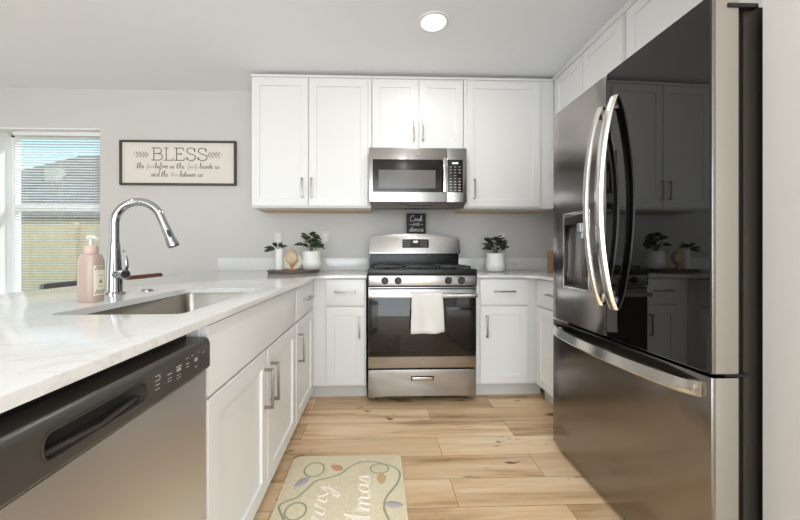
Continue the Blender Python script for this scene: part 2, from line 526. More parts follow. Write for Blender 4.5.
# ---------------------------------------------------------------- the room
CEIL = 2.525
YB = 3.14
XR = 1.79
XL = -4.7
YF = -3.3
def setting(name, m, boxes):
    mb = MB()
    for b in boxes: mb.box(*b)
    return struct(mb.build(name, m, smooth=0))
setting('floor', 'floor', [(XL - .2, XR + .2, YF - .2, YB + .2, -.12, 0)])
setting('ceiling', 'ceil', [(XL - .2, XR + .2, YF - .2, YB + .2, CEIL, CEIL + .15)])
WX0, WX1, WZ0, WZ1 = -3.41, -2.49, .62, 2.17
setting('wall_back', 'wall', [(XL - .2, WX0, YB, YB + .2, 0, CEIL), (WX1, XR + .2, YB, YB + .2, 0, CEIL),
                              (WX0, WX1, YB, YB + .2, 0, WZ0), (WX0, WX1, YB, YB + .2, WZ1, CEIL)])
setting('wall_right', 'wall', [(XR, XR + .2, .93, YB, 0, CEIL), (1.094, XR + .2, YF, -2.8, 0, CEIL), (1.094, XR + .2, -1.0, .93, 0, CEIL), (1.094, XR + .2, -2.8, -1.0, 2.2, CEIL)])  # gap in the unseen stretch is added for the right-hand fill lamp
# unseen left wall and front wall (behind the camera), openings added for the fill lamps
setting('wall_left', 'wall', [(XL - .2, XL, YF, -1.2, 0, CEIL), (XL - .2, XL, 1.8, YB, 0, CEIL), (XL - .2, XL, -1.2, 1.8, 0, .7), (XL - .2, XL, -1.2, 1.8, 2.2, CEIL)])
setting('wall_front', 'wall', [(XL - .2, -2.6, YF - .2, YF, 0, CEIL), (1.05, XR + .2, YF - .2, YF, 0, CEIL), (-2.6, 1.05, YF - .2, YF, 2.35, CEIL)])
setting('baseboard_back', 'trim', [(XL, -1.46, YB - .015, YB, 0, .1)])
setting('baseboard_right', 'trim', [(1.079, 1.094, -.98, .93, 0, .1)])

# the window: vinyl frame, two sashes, panes, sill and liners in the recess
yf0, yf1 = 3.275, 3.33
mb = MB()
fw = .045
mb.box(WX0, WX0 + fw, yf0, yf1, WZ0, WZ1, .003); mb.box(WX1 - fw, WX1, yf0, yf1, WZ0, WZ1, .003)
mb.box(WX0, WX1, yf0, yf1, WZ0, WZ0 + fw, .003); mb.box(WX0, WX1, yf0, yf1, WZ1 - fw, WZ1, .003)
win = struct(mb.build('window_1', 'vinyl', loc=(0, 0, 0)))
mb = MB()
mb.box(WX0 + .045, WX1 - .045, 3.275, 3.315, 1.435, 1.505, .003)
mb.build('meeting_rail', 'vinyl', win)
MB().box(WX0 + fw, WX1 - fw, 3.302, 3.306, 1.49, WZ1 - fw).build('pane', 'pane', win, 0)
MB().box(WX0 + fw, WX1 - fw, 3.302, 3.306, WZ0 + fw, 1.45).build('pane', 'pane', win, 0)
setting('trim_1', 'trim', [(WX0 - .0, WX1, YB - .02, YB + .13, WZ0 - .001, WZ0 + .018)])
setting('trim_2', 'trim', [(WX0, WX0 + .012, YB, yf0, WZ0 + .02, WZ1), (WX0, WX1, YB, yf0, WZ1 - .012, WZ1)])

# ---------------------------------------------------------------- outdoors
sg = struct(MB().box(-40, 30, 3.3, 60, -.5, -.3).build('ground', 'grass', smooth=0))
mb = MB()
mb.box(-16, 8, 8.0, 8.04, -.32, 1.72)
fe = mb.build('backyard_fence', 'fence', loc=(-4, 8, -.3), smooth=0)
tag(fe, 'tan board fence seen through the lower half of the window blind', 'fence')
for k in range(8): MB().box(-15.9 + k * 3, -15.8 + k * 3, 7.9, 8.0, -.32, 1.74).build('post', 'fence', fe, 0)
hs = thing('neighbour_house', 'neighbouring house with a grey shingle roof beyond the tan fence', 'house', (-12, 16, -.3))
MB().box(-18.3, -2, 13, 22, -.31, 2.5).build('wall', 'siding', hs, 0)
mb = MB()
ze, zr = 2.3, 5.9
a = [mb.v(p) for p in ((-19, 12.4, ze), (-1.4, 12.4, ze), (-1.4, 22.6, ze), (-19, 22.6, ze))]
rdg = [mb.v((-14.9, 17.5, zr)), mb.v((-5.6, 17.5, zr))]
mb.face(a[::-1]); mb.face([a[0], a[1], rdg[1], rdg[0]]); mb.face([a[2], a[3], rdg[0], rdg[1]]); mb.face([a[1], a[2], rdg[1]]); mb.face([a[3], a[0], rdg[0]])
mb.build('roof', 'roof', hs, 0)
MB().box(-14.2, -13.7, 15.0, 15.4, 3.5, 4.7).build('roof_vent', 'siding', hs, 0)

# ---------------------------------------------------------------- window blind
bl = thing('window_blind', 'white horizontal mini blind hanging in the window', 'blind', (-2.9, 3.19, WZ1 - .02))
bx0, bx1 = WX0 + .10, WX1 - .006
MB().box(bx0, bx1, 3.195, 3.235, WZ1 - .05, WZ1 - .013, .003).build('head_rail', 'blind', bl)
mb = MB()
z = WZ1 - .075
while z > WZ0 + .06:
    pts = []
    for k in range(4):
        t = -1 + 2 * k / 3
        pts.append((3.215 + .0122 * t, z + .0018 * (1 - t * t) - .0022 * t))
    prof = pts + [(p[0], p[1] - .0020) for p in pts[::-1]]
    mb.prism(prof, 'x', bx0, bx1)
    z -= .0245
mb.build('slats', 'blind', bl)
MB().box(bx0, bx1, 3.202, 3.228, WZ0 + .03, WZ0 + .045, .003).build('bottom_rail', 'blind', bl)
mb = MB()
for x in (bx0 + .09, (bx0 + bx1) / 2, bx1 - .09):
    for y in (3.2015, 3.2285): mb.cyl((x, y, WZ0 + .04), (x, y, WZ1 - .04), .0009, n=5)
mb.build('ladder_cord', 'cord', bl)

# ---------------------------------------------------------------- ceiling light
lt = thing('recessed_ceiling_light', 'lit round recessed downlight in the ceiling above the range', 'ceiling light', (.36, 2.16, CEIL))
mb = MB()
mb.lathe([(.076, CEIL - .004), (.081, CEIL - .008), (.099, CEIL - .006), (.103, CEIL - .0005), (.076, CEIL - .0005)], 0.36, 2.16, 40, close=False)
mb.build('trim_ring', 'trim', lt)
MB().cyl((.36, 2.16, CEIL - .006), (.36, 2.16, CEIL - .001), .077, n=40).build('lens', 'lens', lt)
def downlight(x, y, power, r=.14):
    d = bpy.data.lights.new('downlight', 'AREA'); d.shape = 'DISK'; d.size = r; d.energy = power; d.color = (1, .985, .965)
    o = bpy.data.objects.new('downlight', d); C.objects.link(o); o.location = (x, y, CEIL - .012)
downlight(.36, 2.16, 6)
# more of the same lights further back in the room, out of the picture
for (x, y) in ((.312, .85), (-1.9, .4), (.0, -1.4), (-2.4, -1.0)):
    c = copy_tree(lt)
    c.location = (x, y, CEIL)
    c['label'] = {(.312, .85): 'round recessed downlight in the ceiling over the aisle beside the refrigerator', (-1.9, .4): 'round recessed downlight in the ceiling above the peninsula',
                  (.0, -1.4): 'round recessed downlight in the ceiling by the front wall opening', (-2.4, -1.0): 'round recessed downlight in the ceiling over the open room'}[(x, y)]
    c['group'] = 'recessed ceiling lights'
    downlight(x, y, 6 if x > -1 else 3)
lt['group'] = 'recessed ceiling lights'

# ---------------------------------------------------------------- wall cabinets
UP, UZ0, UZ1 = 2.78, 1.42, 2.504
def wall_cab(label, x0, x1, z0, z1, doors, T=None, plane=UP, back=YB - .004, top=None, underside=True):
    """doors: list of (u0, u1, handle_u or None)"""
    T = T or S(plane)
    depth = abs(back - plane)
    ctr = T((x0 + x1) / 2, -depth / 2, z0)
    t = thing('wall_cabinet', label, 'cabinet', ctr)
    mb = MB(T)
    mb.box(x0, x1, -depth, -.02, z0, z1, .0015, 1)
    mb.build('body', 'cab', t)
    mb = MB(T); mb.box(x0 - .004, x1 + .004, -depth, -.006, z1 - .001, top or z1 + .017, .002)
    mb.build('top_rail', 'cab', t)
    if underside:
        mb = MB(T); mb.box(x0 + .004, x1 - .004, -depth, -.16, z0 - .004, z0 - .0005)
        mb.build('underside', 'raw', t)
    for u0, u1, hu in doors:
        d = MB(T).shaker(u0, u1, z0 + .012, z1 - .016, -.02, 0., .06).build('door', 'cab', t)
        if hu is not None: pull(d, T, hu, z0 + .012 + .145, .16, True)
    return t
wall_cab('tall white two-door wall cabinet between the microwave and the BLESS sign', -1.017, -.046, UZ0, UZ1 - .02, [(-1.012, -.560, -.605), (-.552, -.075, -.530)])
wall_cab('short white two-door wall cabinet directly above the microwave', -.044, .716, 1.893, UZ1 - .02, [(-.036, .336, .303), (.346, .708, .376)])
wall_cab('tall white single-door wall cabinet between the microwave and the corner by the refrigerator', .719, 1.481, UZ0, UZ1 - .02, [(.742, 1.352, .80)])
XU = 1.462
wall_cab('white two-door wall cabinet running from the back corner to the refrigerator', 1.985, 2.799, UZ0, UZ1 - .02, [(2.385, 2.755, 2.42), (1.99, 2.377, 2.34)], WW(XU), XU, XR - .004, CEIL - .001)
wall_cab('white cabinet above the refrigerator', .94, 1.98, 1.84, UZ1 - .02, [(1.46, 1.945, None), (.96, 1.452, None)], WW(XU), XU, XR - .004, CEIL - .001)

# ---------------------------------------------------------------- base cabinets
BF = 2.42
DZ0, DZ1, DRZ0, DRZ1 = .112, .668, .678, .862
def base_cab(label, u0, u1, T, depth, door_us, drawer=None, false_front=None, toe=.06, toe_u=None, hollow=False):
    t = thing('base_cabinet', label, 'cabinet', T((u0 + u1) / 2, -depth / 2, 0))
    mb = MB(T); mb.box(u0, u1, -depth, -.02, .10, .868, .0015, 1)
    bo = mb.build('body', 'cab', t)
    if hollow: cut(bo, MB(T).box(u0 + .018, u1 - .018, -depth + .018, -.04, .13, 1.))
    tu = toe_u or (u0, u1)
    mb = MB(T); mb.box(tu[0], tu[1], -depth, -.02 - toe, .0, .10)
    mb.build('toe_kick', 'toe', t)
    for a, b, hu in door_us:
        d = MB(T).shaker(a, b, DZ0, DZ1, -.02, 0., .06).build('door', 'cab', t)
        pull(d, T, hu, .525, .155, True)
    if drawer:
        a, b = drawer
        mb = MB(T); mb.box(a, b, -.02, 0., DRZ0, DRZ1, .0025)
        d = mb.build('drawer', 'cab', t)
        pull(d, T, (a + b) / 2, .775, .15, False)
    if false_front:
        a, b = false_front
        mb = MB(T); mb.box(a, b, -.02, 0., DRZ0, DRZ1, .0025)
        mb.build('false_front', 'cab', t)
    return t
XLF = -.435
base_cab('white sink base cabinet with two tall doors and a blank front panel, beside the dishwasher', .885, 1.846, EE(XLF), .6, [(.892, 1.366, 1.33), (1.374, 1.838, 1.41)], None, (.892, 1.838), hollow=True)
base_cab('narrow white drawer-and-door base cabinet at the inner end of the peninsula', 1.849, 2.437, EE(XLF), .6, [(1.856, 2.325, 1.895)], (1.856, 2.325))
base_cab('white drawer-and-door base cabinet on the back wall between peninsula and range', -1.05, -.078, S(BF), YB - .004 - BF, [(-.361, -.089, -.122)], (-.361, -.089), toe_u=(-.50, -.078))
base_cab('white drawer-and-door base cabinet on the back wall beside the range, refrigerator side', .716, XR - .004, S(BF), YB - .004 - BF, [(.742, 1.089, .785)], (.742, 1.089), toe_u=(.716, 1.22))
XRF = 1.14
base_cab('white base cabinet between the back corner and the refrigerator, facing the peninsula', 1.865, 2.437, WW(XRF), XR - .004 - XRF, [(1.872, 2.398, 1.912)], (1.872, 2.398))
# peninsula back and end panels
mb = MB()
mb.box(-1.085, -1.052, .262, 3.08, 0, .868, .001, 1)
pp = mb.build('peninsula_panel', 'cab', loc=(-1.07, 1.6, 0)); tag(pp, 'white panel closing the bar side of the peninsula under its overhang', 'panel')
mb = MB(); mb.box(-1.05, -.445, .245, .262, 0, .868, .001, 1)
pp = mb.build('end_panel', 'cab', loc=(-.75, .25, 0)); tag(pp, 'white panel closing the near end of the peninsula by the dishwasher', 'panel')

# ---------------------------------------------------------------- countertops
CZ, CT = .892, .02
def fillet(cx, cy, r, a0, a1, n=6):
    return [(cx + r * math.cos(math.radians(a0 + (a1 - a0) * k / n)), cy + r * math.sin(math.radians(a0 + (a1 - a0) * k / n))) for k in range(n + 1)]
EX, EY, r = -.415, 2.395, .07
out = [(-1.455, .235), (EX, .235)] + fillet(EX + r, EY - r, r, 180, 90) + [(-.072, EY), (-.072, YB - .002), (-1.455, YB - .002)]
ct = MB().prism(out, 'z', CZ - CT, CZ, .003).build('countertop', 'quartz', loc=(-.9, 1.7, CZ - CT))
tag(ct, 'L-shaped white quartz countertop of the peninsula with the sink cut into it', 'countertop')
SX0, SX1, SY0, SY1 = -.842, -.506, .895, 1.54
cut(ct, MB().prism(rrect(SX0, SX1, SY0, SY1, .025, 6), 'z', CZ - .1, CZ + .1))
MB().box(-1.435, -.072, YB - .022, YB - .002, CZ, 1.005, .002).build('backsplash', 'quartz', ct)
EX2 = 1.115
out = [(.712, EY)] + fillet(EX2 - r, EY - r, r, 90, 0) + [(EX2, 1.862), (XR - .002, 1.862), (XR - .002, YB - .002), (.712, YB - .002)]
cr = MB().prism(out, 'z', CZ - CT, CZ, .003).build('countertop', 'quartz', loc=(1.3, 2.6, CZ - CT))
tag(cr, 'small L-shaped white quartz countertop between range and refrigerator', 'countertop')
mb = MB(); mb.box(.712, XR - .003, YB - .022, YB - .002, CZ, 1.005, .002); mb.box(XR - .022, XR - .002, 1.865, YB - .024, CZ, 1.005, .002)
mb.build('backsplash', 'quartz', cr)

# ---------------------------------------------------------------- sink
sk = thing('kitchen_sink', 'stainless undermount sink basin set in the peninsula countertop', 'sink', ((SX0 + SX1) / 2, (SY0 + SY1) / 2, .67))
mb = MB()
rings = []
for off, z, rr in ((.03, .8715, .07), (-.004, .8715, .029), (-.002, .866, .029), (.006, .75, .032), (.012, .69, .035), (.03, .672, .04), (.12, .668, .03)):
    if off == .03 and z > .8: o_ = -.03
    else: o_ = off
    rings.append([mb.v((p[0], p[1], z)) for p in rrect(SX0 + o_, SX1 - o_, SY0 + o_, SY1 - o_, rr, 6)])
for q, w_ in zip(rings, rings[1:]):
    for k in range(len(q)): mb.face([q[k], q[(k + 1) % len(q)], w_[(k + 1) % len(q)], w_[k]])
mb.face(rings[-1])
bz = mb.build('basin', 'sinksteel', sk)
sm = bz.modifiers.new('thick', 'SOLIDIFY'); sm.thickness = .0015
mb = MB(); mb.lathe([(.02, .6705), (.043, .6705), (.045, .673), (.04, .6745), (.03, .672), (.02, .671)], -.675, 1.21, 24)
mb.build('drain', 'chrome', sk)

# ---------------------------------------------------------------- faucet
FX, FY = -1.012, 1.345
fc = thing('faucet', 'chrome pull-down kitchen faucet with a high arched spout on the counter', 'faucet', (FX, FY, CZ))
MB().lathe([(.001, CZ + .0005), (.036, CZ + .0005), (.036, CZ + .006), (.031, CZ + .009), (.001, CZ + .009)], FX, FY, 32).build('base_flange', 'chrome', fc)
MB().lathe([(.027, CZ + .009), (.026, CZ + .03), (.024, CZ + .10), (.021, CZ + .14), (.018, CZ + .19), (.0168, CZ + .2)], FX, FY, 28).build('body', 'chrome', fc)
R = .084
zs = 1.165
pts = [(FX, FY, CZ + .195), (FX, FY, zs - .05), (FX, FY, zs)]
for k in range(1, 17):
    a = math.radians(180 - 163 * k / 16)
    pts.append((FX + R + R * math.cos(a), FY + .12 * R * (1 + math.cos(a)), zs + R * math.sin(a)))
dr = (Vector(pts[-1]) - Vector(pts[-2])).normalized()
pts.append(tuple(Vector(pts[-1]) + dr * .03))
pe = Vector(pts[-1])
MB().tube(pts, .0155, 18).build('spout', 'chrome', fc)
hp = [pe + dr * t for t in (0, .01, .05, .085, .092)]
hd = MB().tube([tuple(p) for p in hp], [.0165, .017, .018, .022, .0205], 20).build('spray_head', 'chrome', fc)
bpnt = pe + dr * .045 + Vector((.008, -.014, .006))
MB().tube([tuple(bpnt - dr * .015), tuple(bpnt), tuple(bpnt + dr * .015)], [.004, .007, .004], 8).build('spray_button', 'black', hd)
MB().tube([tuple(pe + dr * .0915), tuple(pe + dr * .0935)], .0185, 20).build('nozzle', 'black', hd)
hz = CZ + .075
hub = Vector((.86, -.5, .05)).normalized()
p0 = Vector((FX, FY, hz))
hb = MB().tube([tuple(p0 + hub * t) for t in (.005, .064, .076, .084)], [.017, .017, .02, .015], 20).build('handle_hub', 'chrome', fc)
q = p0 + hub * .072
MB().tube([tuple(q + Vector(v_)) for v_ in ((0, 0, .005), (.012, -.004, .03), (.010, -.003, .06), (-.008, .003, .09))], [.009, .0075, .006, .0045], 12).build('lever', 'chrome', hb)
hc = MB().lathe([(.001, CZ + .0004), (.022, CZ + .0004), (.022, CZ + .004), (.018, CZ + .007), (.001, CZ + .007)], -.965, 1.46, 24).build('hole_cover', 'chrome', loc=(-.965, 1.46, CZ))
tag(hc, 'small round chrome hole cover on the counter beside the faucet', 'hole cover')

# ---------------------------------------------------------------- soap bottle
bx, by = -.928, 1.135
sb = thing('soap_bottle', 'pink pump soap bottle with a cream label on the counter beside the faucet', 'bottle', (bx, by, CZ))
MB().lathe([(.028, CZ + .0005), (.0295, CZ + .006), (.030, CZ + .05), (.030, CZ + .125), (.028, CZ + .142), (.024, CZ + .152), (.018, CZ + .155)], bx, by, 40, sq=3.2).build('body', 'bottle', sb)
MB().lathe([(.0185, CZ + .155), (.0195, CZ + .158), (.0195, CZ + .178), (.017, CZ + .182)], bx, by, 24).build('cap', 'cap', sb)
mb = MB()
mb.cyl((bx, by, CZ + .181), (bx, by, CZ + .203), .0055, n=12)
mb.tube([(bx - .008, by, CZ + .207), (bx + .006, by, CZ + .21), (bx + .03, by - .01, CZ + .204)], [.009, .008, .005], 10)
mb.build('pump', 'pump', sb)
# label wraps the face turned to the aisle
def sqr(a, r, sq=3.2):
    c_, s_ = abs(math.cos(a)), abs(math.sin(a))
    return r * (c_ ** sq + s_ ** sq) ** (-1 / sq)
mb = MB()
A = [math.radians(-41 + 80 * k / 14) for k in range(15)]
col = []
for a in A:
    ri, ro = sqr(a, .0298), sqr(a, .0305)
    col.append([mb.v((bx + q * math.cos(a), by + q * math.sin(a), zz)) for q, zz in ((ri, CZ + .022), (ro, CZ + .022), (ro, CZ + .118), (ri, CZ + .118))])
for p, q in zip(col, col[1:]):
    for k in range(4): mb.face([p[k], p[(k + 1) % 4], q[(k + 1) % 4], q[k]])
mb.face(col[0]); mb.face(col[-1][::-1])
lb = mb.build('label', 'label', sb)
mb = MB()
def onlab(t, z, q=.0309):
    a = math.radians(-38 + 74 * t); r_ = sqr(a, q)
    return (bx + r_ * math.cos(a), by + r_ * math.sin(a), z)
for zc in (CZ + .105, CZ + .112, CZ + .028, CZ + .035):
    for k in range(7):
        t = (k + .5 + (.5 if zc in (CZ + .112, CZ + .035) else 0)) / 7.5
        for qq in (0,):
            mb.face([mb.v(onlab(t - .05, zc + .0035)), mb.v(onlab(t + .05, zc + .0035)), mb.v(onlab(t, zc - .0035))])
for k, (t, zc) in enumerate(((.42, CZ + .064), (.5, CZ + .07), (.58, CZ + .064))):
    mb.face([mb.v(onlab(t + dx, zc + dz)) for dx, dz in ((-.06, 0), (0, -.005), (.06, 0), (0, .006))])
for zc in (CZ + .085, CZ + .05):
    mb.face([mb.v(onlab(.3, zc)), mb.v(onlab(.7, zc)), mb.v(onlab(.7, zc + .0015)), mb.v(onlab(.3, zc + .0015))])
mb.build('label_print', 'ink', lb, 0)

# ---------------------------------------------------------------- dishwasher
DX = -.428
Td = EE(DX)
dw = thing('dishwasher', 'stainless dishwasher with a black control strip under the near countertop', 'dishwasher', (-.72, .575, 0))
MB(Td).box(.272, .870, -.59, -.05, .1, .865, .002, 1).build('body', 'black', dw)
MB(Td).box(.275, .876, -.55, -.10, .0, .10).build('toe_panel', 'black', dw)
MB(Td).box(.275, .868, -.048, 0., .115, .758, .004).build('door', 'dwsteel', dw)
# control strip with a rounded top and a pocket handle
prof = [(-.048, .762), (.004, .762), (.008, .767), (.008, .824), (.005, .833), (-.003, .839), (-.048, .840)]
mb = MB(); mb.prism([(DX + p[0], p[1]) for p in prof], 'y', .274, .869)
cp = mb.build('control_panel', 'panel', dw)
PY0, PY1, PZ0, PZ1 = .44, .632, .783, .821
cm = MB(); cm.prism(rrect(PY0, PY1, PZ0, PZ1, .014, 6), 'x', DX - .028, DX + .05)
cut(cp, cm)
mb = MB(Td); pr = rrect(PY0, PY1, PZ0, PZ1, .014, 6)
mb.tube([(p[0], .0085, p[1]) for p in pr + pr[:1]], .0022, 6)
mb.build('pocket_rim', 'casegrey', cp)
mb = MB(Td); mb.tube([(PY0 + .01, -.004, PZ0 + .006), ((PY0 + PY1) / 2, .002, PZ0 + .001), (PY1 - .01, -.004, PZ0 + .006)], .005, 8); mb.build('grip_lip', 'panel', cp)
mb = MB(Td)
for u, zz, wd, hh in ((.665, .795, .018, .002), (.665, .785, .02, .002), (.665, .775, .016, .002), (.665, .765, .018, .002), (.672, .79, .004, .003),
                      (.703, .783, .018, .003), (.703, .773, .018, .0015), (.703, .766, .016, .0015),
                      (.735, .789, .024, .004), (.735, .781, .02, .008), (.735, .768, .018, .0015), (.735, .761, .02, .0015),
                      (.768, .797, .014, .0015), (.768, .783, .014, .003), (.768, .775, .014, .002),
                      (.788, .797, .012, .0015), (.803, .781, .016, .01), (.803, .762, .012, .003), (.836, .79, .01, .002), (.815, .797, .004, .003)):
    zz = .786 + (zz - .761) * .85; wd *= .75; hh *= .75
    mb.box(u - wd / 2, u + wd / 2, .0078, .0086, zz - hh / 2, zz + hh / 2)
mb.build('button_marks', 'faint', cp, 0)

# ---------------------------------------------------------------- range
RF = 2.37
RX0, RX1 = -.064, .700
RC = (RX0 + RX1) / 2
rg = thing('gas_range', 'stainless freestanding gas range with black cooktop on the back wall', 'range', (RC, 2.7, 0))
T = S(RF)
MB(T).box(RX0 + .003, RX1 - .003, -.645, -.045, .035, .905, .002, 1).build('body', 'enamel', rg)
for x in (RX0 + .06, RX1 - .06):
    for y in (2.46, 2.95): MB().cyl((x, y, 0), (x, y, .036), .018, n=12).build('foot', 'black', rg)
# storage drawer with arched lower edge
o = [(RX0 + .004, .046), (RX0 + .012, .042), (RX0 + .10, .042), (RX0 + .125, .052), (RX1 - .125, .052), (RX1 - .10, .042), (RX1 - .012, .042), (RX1 - .004, .046), (RX1 - .004, .234), (RX0 + .004, .234)]
mb = MB(); mb.prism(o, 'y', RF, RF + .044, .002)
dr_ = mb.build('drawer', 'steel', rg)
cut(dr_, MB().box(RC - .08, RC + .08, RF - .05, RF + .024, .158, .190, .004))
MB().box(RC - .0805, RC + .0805, RF + .004, RF + .023, .157, .191, .002).build('handle_pocket', 'black', dr_)
mb = MB(); mb.box(RC - .072, RC + .072, RF - .003, RF + .006, .161, .181, .002)
mb.build('drawer_handle', 'handle', dr_)
# oven door
od = MB(T).box(RX0 + .003, RX1 - .003, -.044, 0., .246, .812, .004).build('oven_door', 'steel', rg)
MB(T).box(RX0 + .004, RX1 - .004, -.004, .0025, .325, .738, .001).build('oven_window', 'ovenglass', od)
# emblem: a ringed disc with looping initials
def emblem(parent, cx, y, cz, r):
    mb = MB()
    mb.cyl((cx, y, cz), (cx, y + .003, cz), r, n=32)
    ring = [(cx + r * math.cos(2 * PI * k / 32), y - .0005, cz + r * math.sin(2 * PI * k / 32)) for k in range(33)]
    mb.tube(ring, .0009, 6)
    for sgn in (-1, 1):
        pp_ = spline([(cx + sgn * r * a, y - .0004, cz + r * b) for a, b in ((.05, .1), (.2, .45), (.5, .4), (.55, -.05), (.3, -.45), (.1, -.2), (.25, .05), (.45, -.1))], 4)
        mb.tube([tuple(p) for p in pp_], .0007, 5)
    return mb.build('emblem', 'nickel', parent)
emblem(od, RC + .004, RF - .003, .287, .017)
mb = MB(T)
mb.box(RX0 + .008, RX1 - .008, .036, .058, .742, .772, .006)
for x in (RX0 + .035, RX1 - .035): mb.box(x - .014, x + .014, -.002, .04, .745, .77, .003)
mb.build('door_handle', 'handle', od)
MB(T).box(RX0 + .01, RX1 - .01, -.02, .0035, .795, .806).build('door_vent', 'black', od, 0)
# knob panel
kp = MB(T).box(RX0 + .006, RX1 - .006, -.05, .004, .822, .893, .004).build('control_panel', 'steel', rg)
for x in (RX0, RX1 - .008): MB(T).box(x, x + .008, -.05, .006, .818, .9, .001).build('side_trim', 'enamel', kp)
for x in (.055, .147, .50, .592):
    mb = MB()
    yk = RF - .004
    mb.tube([(x, yk, .857), (x, yk - .004, .857)], .026, 24)
    mb.tube([(x, yk - .004, .857), (x, yk - .026, .857), (x, yk - .03, .857)], [.021, .019, .017], 20)
    mb.box(x - .004, x + .004, yk - .036, yk - .02, .839, .875, .0015)
    mb.build('knob', 'black', kp)
# cooktop with raised rim
mb = MB(T); mb.box(RX0 - .002, RX1 + .002, -.60, .008, .898, .937, .008); mb.build('cooktop', 'enamel', rg)
for bxp, byp, rr in ((.10, 2.50, .045), (.10, 2.79, .036), (.535, 2.50, .05), (.535, 2.79, .036), (.318, 2.645, .04)):
    mb = MB(); mb.lathe([(rr, .9365), (rr, .944), (rr * .8, .948)], bxp, byp, 24); mb.lathe([(rr * .75, .948), (rr * .78, .953), (rr * .6, .956)], bxp, byp, 24)
    mb.build('burner', 'iron', rg)
for g0, g1 in ((RX0 + .03, .188), (.194, .442), (.448, RX1 - .03)):
    mb = MB()
    zt, b_ = .958, .006
    y0, y1 = 2.405, 2.90
    for x in (g0 + b_, g1 - b_): mb.box(x - b_, x + b_, y0, y1, zt - .012, zt, .002)
    for y in (y0 + b_, (y0 + y1) / 2, y1 - b_): mb.box(g0, g1, y - b_, y + b_, zt - .012, zt, .002)
    cx = (g0 + g1) / 2
    for y in (y0 + .10, y1 - .10):
        mb.box(cx - .005, cx + .005, y - .085, y + .085, zt - .01, zt, .002)
        mb.box(g0 + .03, g1 - .03, y - .005, y + .005, zt - .01, zt, .002)
    for x in (g0 + .008, g1 - .008):
        for y in (y0 + .008, y1 - .008): mb.box(x - .007, x + .007, y - .007, y + .007, .9365, zt - .004)
    mb.build('grate', 'iron', rg)
def tilt(m_):
    for q in m_.bm.verts: q.co.y += (q.co.z - 1.045) * .22
# back guard, arched top
GY = 2.92
mb = MB()
mb.box(RX0 + .006, RX1 + .006, GY, 3.02, .905, 1.055, .003)
bgd = mb.build('back_guard', 'enamel', rg)
ac = [(RX1 + .014, 1.045), (RX1 + .018, 1.06), (RX1 + .014, 1.165), (RX1 + .006, 1.18)] + [(RC + .008 - t * .355, 1.218 - .032 * t * t) for t in [-1 + 2 * k / 14 for k in range(15)]] + [(RX0 + .008, 1.18), (RX0, 1.165), (RX0 - .004, 1.06), (RX0, 1.045)]
mb = MB(); mb.prism(ac, 'y', GY - .02, 3.02, .004)
for q in mb.bm.verts:
    if q.co.y < 2.97: q.co.y += max(0., q.co.z - 1.045) * .22
gp = mb.build('guard_panel', 'steel', rg)
mb = MB(); mb.prism(rrect(.218, .446, 1.095, 1.168, .006, 3), 'y', GY - .023, GY - .018); tilt(mb); dp = mb.build('display_panel', 'darkpanel', gp)
mb = MB(); mb.box(.31, .352, GY - .0245, GY - .0228, 1.138, 1.156); tilt(mb); mb.build('display', 'lcd', gp, 0)
mb = MB()
for x in (.236, .256, .276, .38, .4, .42):
    for z_ in (1.112, 1.13, 1.15): mb.box(x - .006, x + .006, GY - .0238, GY - .0228, z_ - .0025, z_ + .0025)
tilt(mb); mb.build('button_marks', 'faint', gp, 0)
for x in (.20, .45): MB().lathe([(.006, 1.03), (.007, 1.036), (.001, 1.04)], x, GY - .004, 10).build('screw', 'nickel', bgd)

# towel on the oven handle
mb = MB()
tx0, tx1 = .236, .448
nu, path = 16, []
yo = RF - .060
for k in range(5): path.append((RF - .022 - .002 * k, .66 + .026 * k))
for k in range(9):
    a = math.radians(0 + 180 * k / 8)
    path.append((RF - .047 + .019 * math.cos(a), .770 + .012 * math.sin(a)))
for k in range(1, 13): path.append((yo - .006 - .004 * math.sin(k * .5), .770 - .0215 * k))
g = []
for i, (y, z) in enumerate(path):
    row = []
    front = max(0, i - 13) / 12
    for k in range(nu + 1):
        t = k / nu
        x = tx0 + (tx1 - tx0) * t + .012 * front * (t - .3) + .004 * math.sin(9 * z + 3 * t)
        yy = y - front * (.006 + .006 * math.sin(2 * PI * t * 1.6 + .6) + .003 * math.sin(14 * t + 20 * z))
        zz = z + (front * (-.012 + .018 * t * t * .6 + .003 * math.sin(7 * t)) if front else 0)
        row.append(mb.v((x, yy, zz)))
    g.append(row)
for p, q in zip(g, g[1:]):
    for k in range(nu): mb.face([p[k], p[k + 1], q[k + 1], q[k]])
tw = mb.build('dish_towel', 'towel', loc=((tx0 + tx1) / 2, yo, .6), smooth=60)
sm = tw.modifiers.new('thick', 'SOLIDIFY'); sm.thickness = .004; sm.offset = 0
tag(tw, 'white dish towel draped over the oven door handle', 'towel')

# ---------------------------------------------------------------- microwave
MF = 2.70
MX0, MX1 = -.062, .716
mw = thing('microwave', 'stainless over-the-range microwave under the short wall cabinet', 'microwave', ((MX0 + MX1) / 2, 2.9, 1.41))
T = S(MF)
MB().box(MX0 + .002, MX1 - .002, MF + .03, YB - .006, 1.455, 1.886, .002, 1).build('body', 'steel', mw)
